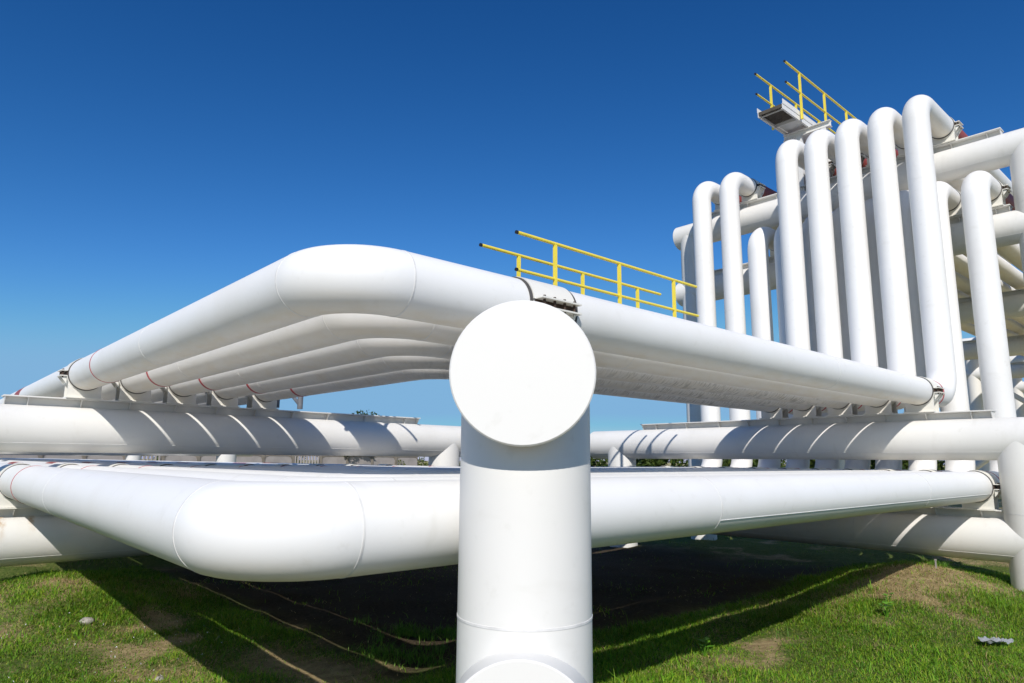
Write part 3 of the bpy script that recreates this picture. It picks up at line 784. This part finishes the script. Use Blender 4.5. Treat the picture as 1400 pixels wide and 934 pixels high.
# flowers
n = 70
P = []
for _ in range(n):
    q = heading(random.uniform(-4.8, -2.6), random.uniform(5.2, 7.4)); P.append((q[0], q[1], gz(*q) + random.uniform(0.03, 0.075)))
P = np.array(P); M_FLOW, nt, b_ = newmat('white_petal'); b_.inputs['Base Color'].default_value = (0.75, 0.74, 0.78, 1)
P = np.repeat(P, 3, 0) + rng.normal(0, 0.004, (n * 3, 3))
o = leaf_cloud('wild_flowers', P, 0.0055, np.full((len(P), 3), 0.75, np.float32), M_FLOW); tag(o, 'tiny white wild flowers dotted through the lower left grass', 'flowers', kind='stuff')
# marker stake
px_, py_ = 11.0, 3.40; b = MB(); z = gz(px_, py_); b.box((px_, py_, z + 0.03), (0.016, 0.016, 0.16)); b.box((px_, py_, z + 0.118), (0.024, 0.024, 0.020))
o = b.build('marker_stake', M_PANEL, None, (px_, py_, z)); tag(o, 'thin white marker stake on the crest of the right mound', 'stake')

# ------------------------------------------------------------------ light, sky, camera
KX, KY = 0.90, 0.885
elev = math.atan(1 / math.hypot(KX, KY))
sd = bpy.data.lights.new('sun', 'SUN'); sd.energy = 3.85; sd.angle = math.radians(0.53); sd.color = (1.0, 0.95, 0.88)
so = bpy.data.objects.new('sun', sd); COL.objects.link(so)
so.rotation_euler = Vector((KX, KY, -1)).to_track_quat('-Z', 'Y').to_euler(); so.location = (-20, -22, 25)
w = bpy.data.worlds.new('World'); scene.world = w; w.use_nodes = True
nt = w.node_tree; bg = nt.nodes['Background']
sky = nt.nodes.new('ShaderNodeTexSky'); sky.sky_type = 'NISHITA'; sky.sun_disc = False
sky.sun_elevation = elev; sky.sun_rotation = math.atan2(-KX, -KY)
sky.air_density = 1.0; sky.dust_density = 0.1; sky.ozone_density = 2.2; sky.altitude = 200
# polarised, deep blue sky: each channel gets a steeper response (never brighter than the plain sky)
sp = nt.nodes.new('ShaderNodeSeparateColor'); cb = nt.nodes.new('ShaderNodeCombineColor'); nt.links.new(sky.outputs[0], sp.inputs[0])
for i, (g_, e_) in enumerate(((0.150, 2.05), (0.470, 1.42), (0.83, 1.24))):
    v_ = math_node(nt, 'MULTIPLY', math_node(nt, 'POWER', sp.outputs[i], e_), g_)
    m_ = nt.nodes.new('ShaderNodeMath'); m_.operation = 'SMOOTH_MIN'; nt.links.new(v_, m_.inputs[0])
    m_.inputs[1].default_value = (2.35, 4.8, 7.6)[i]; m_.inputs[2].default_value = (1.2, 1.5, 1.8)[i]
    hi = math_node(nt, 'MAXIMUM', math_node(nt, 'SUBTRACT', sp.outputs[i], (8.0, 9.0, 10.0)[i]), 0.0)
    nt.links.new(math_node(nt, 'ADD', m_.outputs[0], math_node(nt, 'MULTIPLY', hi, (1.0, 0.9, 0.6)[i])), cb.inputs[i])
nt.links.new(cb.outputs[0], bg.inputs[0]); bg.inputs[1].default_value = 0.080

cam = bpy.data.cameras.new('camera'); co = bpy.data.objects.new('camera', cam); COL.objects.link(co)
cam.sensor_width = 36.0; cam.lens = 934.137 / 1400 * 36.0; cam.clip_end = 3000; cam.clip_start = 0.05
a = math.radians(48.09); p = math.atan((629.54 - 467) / 934.137); r = math.radians(-0.4618)
F = Vector((math.cos(a) * math.cos(p), math.sin(a) * math.cos(p), math.sin(p)))
R0 = Vector((math.sin(a), -math.cos(a), 0)); U0 = R0.cross(F)
R = R0 * math.cos(r) - U0 * math.sin(r); U = R0 * math.sin(r) + U0 * math.cos(r)
co.matrix_world = Matrix(((R.x, U.x, -F.x, 0), (R.y, U.y, -F.y, 0), (R.z, U.z, -F.z, EYE), (0, 0, 0, 1)))
scene.camera = co
vs = scene.view_settings; vs.view_transform = 'Standard'; vs.look = 'None'; vs.exposure = 0.22; vs.gamma = 1.0; vs.use_curve_mapping = False
scene.render.resolution_x = 1024; scene.render.resolution_y = 683
